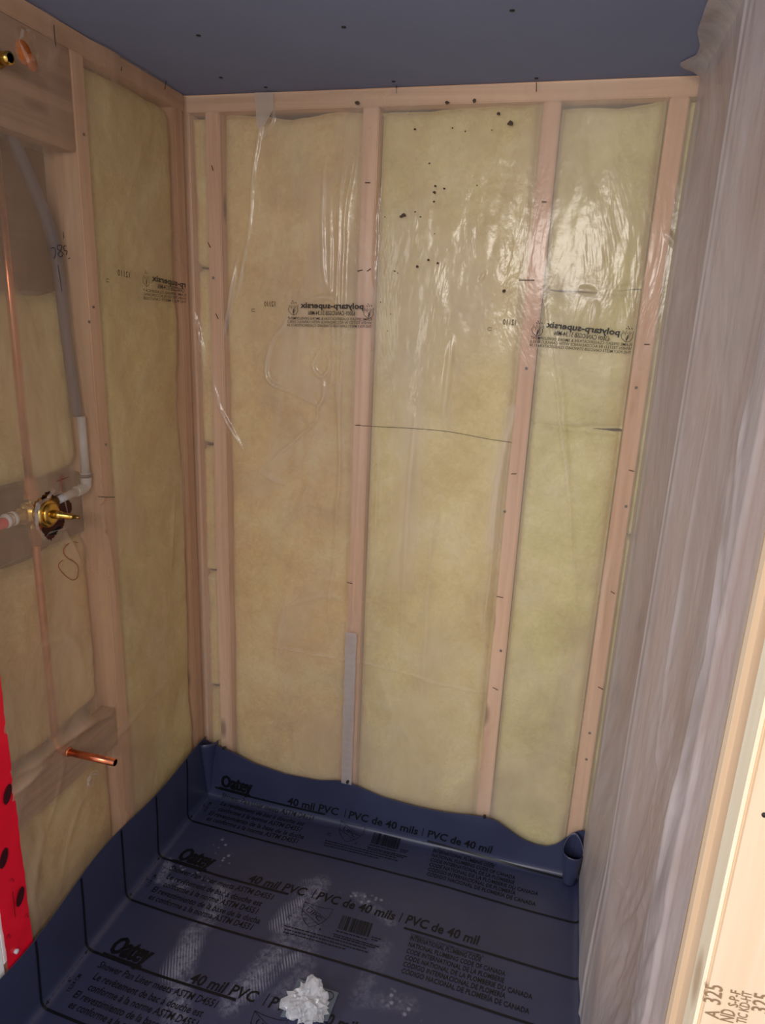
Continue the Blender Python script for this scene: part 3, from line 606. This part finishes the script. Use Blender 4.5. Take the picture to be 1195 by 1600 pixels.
# grey supply pipe with elbow
gp = empty('grey_supply_pipe', (PX, -.43, 1.10)); setp(gp, 'light grey supply pipe elbowing from the valve up beside the left stud', 'pipe')
tube('pipe', [(PX, VY + .050, VZ + .004), (PX, -.455, VZ + .012)], .0085, M_GPEX, gp)
tube('elbow', spline([(PX, -.462, VZ + .011), (PX, -.436, VZ + .014), (PX, -.428, VZ + .022), (PX, -.427, VZ + .045)], 6), .0115, M_GPEX, gp)
tube('pipe', [(PX, -.427, VZ + .040), (PX, -.427, 1.262)], .0088, M_GPEX, gp)
tube('clamp_ring', [(PX, -.427, VZ + .036), (PX, -.427, VZ + .044)], .0128, M_DPEX, gp)
up_ = tube('slate_pipe', spline([(PX - .010, -.427, 1.262), (PX - .018, -.430, 1.42), (PX - .020, -.440, 1.60), (PX - .022, -.480, 1.70), (PX - .022, -.535, 1.80)], 8), .0115, M_DPEX, None)
setp(up_, 'dark slate flexible pipe curving up behind the sheet to the upper block', 'pipe')
# red supply pipe with white fitting
r_ = empty('red_supply_pipe', (PX, -.66, VZ)); setp(r_, 'red flexible supply pipe with white fitting entering the valve from the left', 'pipe')
tube('pipe', spline([(PX, VY - .070, VZ - .002), (PX, -.72, VZ - .006), (PX, -.778, VZ - .012)], 5), .0105, M_RPEX, r_)
lathe('white_fitting', (PX, VY - .048, VZ), (0, -1, 0), [(0, .012), (.003, .014), (.008, .014), (.009, .011), (.018, .011), (.019, .014), (.024, .014), (.026, .011)], M_GPEX, r_)

# ================================================================ RED TAPE
V = []; F = []; n = 46
for i in range(n):
    z = 0.16 + i * (1.0 - .16) / (n - 1); xo = .0016 + .0012 * math.sin(i * 1.3) ** 2
    for j in range(5): V.append((xo + .0016 * math.sin(j * 1.7 + i * .4) ** 2 + .0008, -0.818 + .068 * j / 4, z))
    if i:
        for j in range(4): a_ = i * 5 + j; F.append((a_ - 5, a_ - 4, a_ + 1, a_))
rt = pyd('red_tape', V, F, M_RED, None, True); setp(rt, 'bright red sheathing tape strip beside the left sheet with dark printed ovals', 'tape')
f_tape = lambda V_: np.stack([np.full(len(V_), .0062), V_[:, 0], V_[:, 1]], -1)
for u, v in ((8, 1240), (2, 1340), (28, 1400)):
    ik = Ink(f_tape); c = np.array(LF(u, v)); ax = np.array([.35, .94]); bx2 = np.array([.94, -.35])
    ik.add([c] + [c + ax * .020 * math.cos(6.283 * i / 18) + bx2 * .010 * math.sin(6.283 * i / 18) for i in range(18)], [(0, i + 1, (i + 1) % 18 + 1) for i in range(18)]); ik.build('printed_oval', M_REDD, rt)
ik = Ink(f_tape)
for u, v in ((15, 1374), (10, 1462), (38, 1430)):
    c = np.array(LF(u, v)); ik.bar([c + np.array(p) * .006 for p in ((-1, .2), (-.3, 1), (.4, .5), (-.2, 0), (.5, -.3), (0, -1), (1, -.8))], .0011)
ik.bar([LF(16, 1392), LF(20, 1432)], .0014); ik.build('printed_mark', M_REDD, rt)

# ================================================================ SHOWER PAN LINER
r0 = 0.020
def fh(s): s = np.asarray(s, float); a_ = np.clip((r0 - s) / r0, 0, math.pi / 2); return np.where(s >= r0, s, r0 - r0 * np.sin(a_))
def fv(s): s = np.asarray(s, float); a_ = np.clip((r0 - s) / r0, 0, math.pi / 2); return np.where(s >= r0, 0, r0 * (1 - np.cos(a_)) + np.maximum(r0 - r0 * math.pi / 2 - s, 0))
X0, X1, Y0 = 0.004, W - 0.003, 0.013        # liner stands just proud of the sheets
LWD = X1 - X0
def sheet(u, v, h=0.0):
    u = np.asarray(u, float); v = np.asarray(v, float)
    ur = LWD - u
    xl, zl = fh(u), fv(u); xr, zr_ = fh(ur), fv(ur); yb, zb = fh(v), fv(v)
    x = np.where(u < LWD / 2, X0 + xl, X1 - xr); side = np.maximum(zl, zr_); z = np.maximum(side, zb)
    y = -Y0 - yb
    stand = np.clip(zb / .12, 0, 1)
    y = y - stand * (0.004 + 0.005 * np.sin(u * 9 + 1.0)) * np.clip(u / .05, 0, 1) * np.clip(ur / .05, 0, 1)
    ls = np.clip(zl / .15, 0, 1); x = x + np.where(u < LWD / 2, ls * (.003 + .003 * np.sin(v * 11)), 0)
    flat = (z < .004)
    z = z + 0.0012 * fbm(x * 6, y * 6, 81, 2) * np.clip(1 - z / .02, 0, 1)
    # offset along the surface normal for ink
    nx = np.where(u < r0, np.sin(np.clip((r0 - u) / r0, 0, math.pi / 2)), 0) - np.where(ur < r0, np.sin(np.clip((r0 - ur) / r0, 0, math.pi / 2)), 0)
    ny = -np.where(v < r0, np.sin(np.clip((r0 - v) / r0, 0, math.pi / 2)), 0); nz2 = np.sqrt(np.clip(1 - nx ** 2 - ny ** 2, 0, 1))
    return np.stack([x + nx * h, y + ny * h, z + nz2 * h], -1)
btop = [(0, .20), (.061, .192), (.12, .176), (.169, .158), (.276, .139), (.381, .140), (.44, .153), (.472, .157), (.52, .146), (.583, .134), (.68, .129), (.775, .132), (.84, .140), (.886, .143), (.92, .136), (.95, .118), (.99, .093), (1.03, .083), (1.06, .084), (1.09, .102), (1.12, .140), (1.14, .160), (1.17, .166)]
ltop = lambda v: .206 + .010 * np.sin(v * 13 + 1) + .012 * np.sin(v * 5)
rtop = lambda v: .15 + .008 * np.sin(v * 9)
su = lambda z: -(z - r0) + (r0 - r0 * math.pi / 2)      # height on a wall -> sheet coordinate
nfl = 300; vrow = np.concatenate([np.linspace(0, 0.05, 16)[:-1], np.linspace(.05, 1.25, 290)])
colL = np.linspace(1, 0, 24)[:-1]; colR = np.linspace(0, 1, 20)[1:]; colF = np.concatenate([np.linspace(0, .04, 9)[:-1], np.linspace(.04, LWD - .04, 260)[:-1], np.linspace(LWD - .04, LWD, 9)])
UU = np.array([np.concatenate([su(ltop(v)) * colL, colF, LWD - su(rtop(v)) * colR]) for v in vrow]); VV2 = np.repeat(vrow[:, None], UU.shape[1], 1)
Pm = sheet(UU, VV2)
brow = np.linspace(1, 0, 26)
UB = np.repeat(colF[None], len(brow), 0); bt = np.interp(colF + X0, [p[0] for p in btop], [p[1] for p in btop]); VB = su(bt)[None] * brow[:, None]
Pb = sheet(UB, VB)
def raw_grid(P, off):
    n, m = P.shape[:2]; idx = np.arange(n * m).reshape(n, m) + off
    return np.stack([idx[:-1, :-1], idx[1:, :-1], idx[1:, 1:], idx[:-1, 1:]], -1).reshape(-1, 4)
allP = np.concatenate([Pm.reshape(-1, 3), Pb.reshape(-1, 3)]); q = np.concatenate([raw_grid(Pm, 0), raw_grid(Pb, Pm.shape[0] * Pm.shape[1])])
uvs = np.concatenate([np.stack([UU, VV2], -1).reshape(-1, 2), np.stack([UB, VB], -1).reshape(-1, 2)])
me = bpy.data.meshes.new('shower_pan_liner'); me.vertices.add(len(allP)); me.vertices.foreach_set('co', allP.reshape(-1).astype(np.float32))
me.loops.add(q.size); me.loops.foreach_set('vertex_index', q.reshape(-1).astype(np.int32)); me.polygons.add(len(q)); me.polygons.foreach_set('loop_start', np.arange(0, q.size, 4, dtype=np.int32)); me.update(calc_edges=True)
ul = me.uv_layers.new(name='UVMap'); ul.data.foreach_set('uv', uvs[q.reshape(-1)].reshape(-1).astype(np.float32))
# dust: smears (r), sole stripes (g), chevrons (b)
dust = np.zeros((len(uvs), 4)); dust[:, 3] = 1
def blob(ch, pts, wd, s_):
    q_ = [FL(*p) for p in pts]; q_ = [(a_ - X0, -b_ - Y0) for a_, b_ in q_]; d = seg_d(uvs[:, 0], uvs[:, 1], q_); dust[:, ch] = np.maximum(dust[:, ch], s_ * np.clip(1.6 - 1.6 * d / wd, 0, 1))
blob(0, [(345, 1390), (330, 1430), (300, 1460), (285, 1520), (275, 1590)], .035, .8); blob(0, [(500, 1380), (450, 1460), (400, 1520), (360, 1570)], .035, .75)
blob(0, [(265, 1345), (250, 1375), (290, 1385)], .018, .9); blob(0, [(480, 1450), (470, 1530), (440, 1560)], .04, .45); blob(0, [(560, 1400), (610, 1440)], .02, .5); blob(0, [(600, 1480), (560, 1560), (640, 1570)], .03, .35)
blob(1, [(300, 1470), (270, 1520)], .04, .7); blob(1, [(480, 1385), (435, 1445)], .03, .8); blob(1, [(455, 1490), (385, 1550)], .032, .8); blob(1, [(345, 1400), (330, 1420)], .03, .5)
blob(2, [(345, 1318), (352, 1345)], .024, 1.0); blob(2, [(270, 1355), (320, 1375)], .024, .8); blob(2, [(610, 1560), (640, 1590)], .03, .7); blob(2, [(540, 1400), (600, 1410)], .022, .7)
ca = me.color_attributes.new('dust', 'FLOAT_COLOR', 'POINT'); ca.data.foreach_set('color', dust.reshape(-1).astype(np.float32))
ln = link('shower_pan_liner', me, M_LINER, None, True)
setp(ln, 'slate blue waterproof shower pan liner covering the floor and turned up the walls', 'shower liner')
# rim thickness along the top edges, the pleat at the left corner and the rolled corner at the right
rim = [tuple(p) for p in Pb[0]]; tubes('rim', [([Vector(p) for p in rim[::3]], .0011), ([Vector(p) for p in Pm[::4, 0]], .0011)], M_LINER, ln, 5)
def pleat():
    V = []; F = []; n = 14
    for i in range(n):
        f = i / (n - 1); z = .004 + f * .202; wd_ = .010 + .034 * f
        for j in range(9):
            s_ = j / 8; a_ = s_ * math.pi
            px_ = X0 - .001 + wd_ * (.5 - .5 * math.cos(a_)) * 1.0; py_ = -Y0 + .004 - (wd_ * .72) * math.sin(a_) ** .8 * (1 if s_ < .5 else .9) - .030 * (1 - s_) * f
            V.append((px_, py_, z + .006 * math.sin(a_) * f))
        if i:
            for j in range(8): b_ = i * 9 + j; F.append((b_ - 9, b_ - 8, b_ + 1, b_))
    o_ = pyd('corner_pleat', V, F, M_LINER, ln, True); m_ = o_.modifiers.new('s', 'SOLIDIFY'); m_.thickness = .0014; return o_
pleat()
cx_, cy2, R_ = 1.1310, -0.047, .028
V = []; F = []; nz_, na = 18, 40
for i in range(nz_):
    f = i / (nz_ - 1); rr = R_ * (.55 + .45 * f ** .8)
    for j in range(na + 1):
        a_ = math.radians(70) + (2 * math.pi - .15) * j / na * 1.06; k_ = 1 - .08 * j / na
        zt_ = .112 + .040 * max(0, math.sin(a_)) ** 1.5
        V.append((cx_ + rr * k_ * math.cos(a_), cy2 + rr * k_ * math.sin(a_) + .012 * (1 - f), .003 + f * zt_))
    if i:
        for j in range(na): b_ = i * (na + 1) + j; F.append((b_ - na - 1, b_ - na, b_ + 1, b_))
cr = pyd('rolled_corner', V, F, M_LINER, ln, True); m_ = cr.modifiers.new('s', 'SOLIDIFY'); m_.thickness = .0016; m_.offset = 0
# nails through the liner upstand
for u, v in ((350, 1167), (543, 1220), (757, 1274), (28, 1487)):
    if u > 100: x, z = BK(u, v, -.02); lathe('roofing_nail', (x, -.0225, z - .004), (0, -1, 0), [(-.006, .004), (.001, .0045), (.002, .003)], M_STEEL, ln, 10)
    else: y, z = LF(u, v, .01); lathe('roofing_nail', (.008, y, z), (1, 0, 0), [(-.006, .0045), (.001, .005), (.002, .003)], M_TAPE, ln, 10)
# ---- print on the liner
f_ln = lambda V_: sheet(V_[:, 0], V_[:, 1], .0010)
TILT = .030
def rowy(u, v0): u = np.clip(u, 0, LWD); return v0 + TILT * u / LWD + .004 * np.sin(u * 7.0) - .002
class LInk(Ink):
    def __init__(s, v0): s.v0 = v0; s.V = []; s.F = []; s.f = lambda V_: f_ln(np.stack([V_[:, 0], rowy(V_[:, 0], s.v0) + V_[:, 1]], -1))
    def tx(s, body, x0, x1, dv, h, bold=.02, shear=.25): s.text(body, (x0 - X0, dv), (x1 - X0, dv), -h, bold, shear)
for k_ in range(4):
    v0 = -.026 + .3070 * k_ + (.0 if k_ else .0)
    I = LInk(v0); lt = float(su(ltop(max(v0, 0)))) + .004
    if k_ == 0: lt = .03
    I.bar([(lt, 0), (.40, 0)], .0065, 60); I.build('printed_line', M_INK, ln); I = LInk(v0); I.bar([(.72, .007), (LWD - (su(rtop(0)) * .8 if k_ else .02), .007)], .0062, 60); I.build('printed_line', M_INK, ln)
    I = LInk(v0 + .150); I.bar([(float(su(ltop(v0 + .15))) + .004, 0), (LWD - su(rtop(0)) * .8, 0)], .0060, 120); I.build('printed_line', M_INK, ln)
    if k_ == 3: break
    I = LInk(v0)                                                             # brand mark
    
    for dx in (-.0020, -.0007, .0007, .0020):
        I.tx('O', .059 + dx, .0905 + dx, -.012, .047, .02, .28); I.tx('atey', .089 + dx, .164 + dx, -.012, .052, .02, .28)
    I.bar([(.048 - X0, -.003), (.156 - X0, -.003)], .010, 12); I.build('printed_logo', M_INK, ln)
    I = LInk(v0); I.tx('40 mil PVC', .280, .448, -.006, .027, .022, .2); I.bar([(.462, -.006), (.466, -.036)], .0022, 2)
    I.tx('PVC de 40 mils', .478, .695, -.006, .027, .022, .2); I.bar([(.703, -.006), (.707, -.036)], .0022, 2); I.tx('PVC de 40 mil', .722, .915, -.008, .027, .022, .2); I.build('printed_text', M_INK, ln)
    I = LInk(v0)
    for s_, a_, b_, dv in (('Shower Pan Liner meets ASTM D4551', .058, .370, .030), ('Le revêtement de bac à douche est', .066, .350, .058), ('conforme à la norme ASTM D4551', .072, .350, .083), ('El revestimiento de la base de la ducha', .052, .368, .108), ('es conforme a la norma ASTM D4551', .058, .358, .131)):
        I.tx(s_, a_, b_, dv, .0175, .012, .2)
    I.build('printed_text', M_INK, ln)
    I = LInk(v0)
    I.tx('COMPLIES WITH / CONFORME AU / CONFORME A', .745, .930, .022, .0055, .004, .1)
    for j, (s_, b_) in enumerate((('INTERNATIONAL PLUMBING CODE', .925), ('NATIONAL PLUMBING CODE OF CANADA', .985), ('CODE INTERNATIONAL DE LA PLOMBERIE', .985), ('CODE NATIONAL DE LA PLOMBERIE DU CANADA', 1.050), ('CÓDIGO INTERNACIONAL DE PLOMERÍA', .990), ('CÓDIGO NACIONAL DE PLOMERÍA DE CANADA', 1.045))):
        I.tx(s_, .745, b_, .036 + .0185 * j, .0130, .016, .15)
    I.build('printed_text', M_INK, ln)
    I = LInk(v0)                                                             # shield emblem
    sx, sy = .455 - X0, .010; m = lambda L: [(sx + a_ * .078, sy + b_ * .070) for a_, b_ in L]
    I.bar(m([(0, 0), (.35, .06), (.7, .06), (1.0, 0), (.98, .35), (.85, .65), (.65, .88), (.48, 1.0), (.28, .85), (.1, .6), (.02, .3), (0, 0)]), .0013); I.bar(m([(0, .02), (.92, .52)]), .0012); I.bar(m([(.02, .38), (.76, .80)]), .0012)
    I.text('UPC', m([(.14, .36)])[0], m([(.72, .66)])[0], -.013, .0); I.text('C', (sx - .026, sy + .062), (sx - .016, sy + .062), -.011); I.text('R', (sx + .064, sy + .072), (sx + .071, sy + .072), -.008)
    I.build('printed_emblem', M_INK, ln)
    I = LInk(v0); rg = random.Random(5); x = .560                            # barcode
    while x < .640:
        wd_ = rg.choice((.0008, .0012, .0020, .0030)); I.bar([(x, .020), (x, .062)], wd_, 1); x += wd_ + rg.choice((.0008, .0012, .0020))
    I.build('printed_barcode', M_INK, ln)
    I = LInk(v0)
    rg = random.Random(9)                                                    # print too fine to read: word-like dashes
    for a_, b_, dv in ((.432, .640, .094), (.434, .655, .103), (.436, .600, .112), (.558, .672, .080), (.560, .660, .086), (.562, .640, .069), (.652, .674, .058), (.654, .670, .065)):
        x = a_ - X0
        while x < b_ - X0:
            wd_ = rg.uniform(.004, .013); I.bar([(x, dv), (x + wd_, dv)], .0030, 2); x += wd_ + .0018
    fo = I.build('printed_fine_text', M_INK, ln); fo['kind'] = 'stuff'
    I = LInk(v0)                                                             # six inch dimension arrow
    for j in range(9): I.bar([(.006, .006 + j * .0155), (.006, .006 + j * .0155 + .011)], .0010)
    I.add([(.006, .003), (.002, .013), (.010, .013)], [(0, 1, 2)]); I.add([(.006, .147), (.010, .137), (.002, .137)], [(0, 1, 2)])
    I.text('6"', (.020, .082), (.020, .072), -.009, .0); I.text('15,24 CM', (.034, .100), (.034, .058), -.009, .004); I.build('printed_dimension', M_INK, ln)

# ================================================================ PLATE AND CRUMPLED FILM
c = [FL(466, 1531), FL(529, 1553), FL(512, 1597), FL(438, 1590)]
V = [(p[0], p[1], .0018) for p in c] + [(p[0], p[1], .0040) for p in c]
pt_ = pyd('square_plate', V, [(3, 2, 1, 0), (4, 5, 6, 7), (0, 1, 5, 4), (1, 2, 6, 5), (2, 3, 7, 6), (3, 0, 4, 7)], M_PLATE)
setp(pt_, 'flat square grey plate lying on the liner under the crumpled film', 'plate')
x, y = FL(514, 1558); tubes('embossed_ring', [([(x + .010 * math.cos(a_), y + .010 * math.sin(a_), .0042) for a_ in np.linspace(0, 6.283, 20)], .0008)], M_STEEL, pt_)
for u, v in ((510, 1571), (503, 1588), (509, 1561)):
    x, y = FL(u, v); lathe('bolt_hole', (x, y, .0036), (0, 0, 1), [(0, .0028), (.0008, .0028)], M_HOLE, pt_, 10)
bm = bmesh.new(); bmesh.ops.create_icosphere(bm, subdivisions=4, radius=1.0)
lx, ly = FL(481, 1584)
lobes = [((0, -.004, .026), (.050, .040, .028), 0), ((-.032, -.012, .022), (.026, .034, .026), 0), ((.010, .024, .036), (.030, .024, .034), 0), ((.034, .008, .024), (.022, .024, .022), 0)]
for v in bm.verts:
    d = v.co.normalized(); best = 0
    for (ox, oy, oz), (ax_, ay_, az_), _ in lobes:
        # distance from the lump centre to the lobe surface along d
        o_ = np.array([ox, oy, oz - .024]); dd = np.array(d); A_ = np.array([ax_, ay_, az_]); a2 = ((dd / A_) ** 2).sum(); b2 = -2 * ((dd * o_) / A_ ** 2).sum(); c2 = ((o_ / A_) ** 2).sum() - 1
        di = b2 * b2 - 4 * a2 * c2
        if di > 0: best = max(best, (-b2 + math.sqrt(di)) / (2 * a2))
    n1 = float(fbm(d.x * 3 + d.z * 2, d.y * 3 - d.z, 91, 4)); n2 = abs(float(fbm(d.x * 4 - d.y * 2.4, d.z * 4 + d.y * 1.6, 95, 2)))
    v.co = Vector(d) * best * (1 + .16 * n1 - .30 * n2); v.co.z = max(v.co.z + .028, .0)
me = bpy.data.meshes.new('crumpled_film'); bm.to_mesh(me); bm.free()
cf = link('crumpled_film', me, M_FILM, None, False); cf.location = (lx, ly, .0042)
setp(cf, 'crumpled ball of clear plastic film resting on the grey plate at the liner centre', 'plastic film')
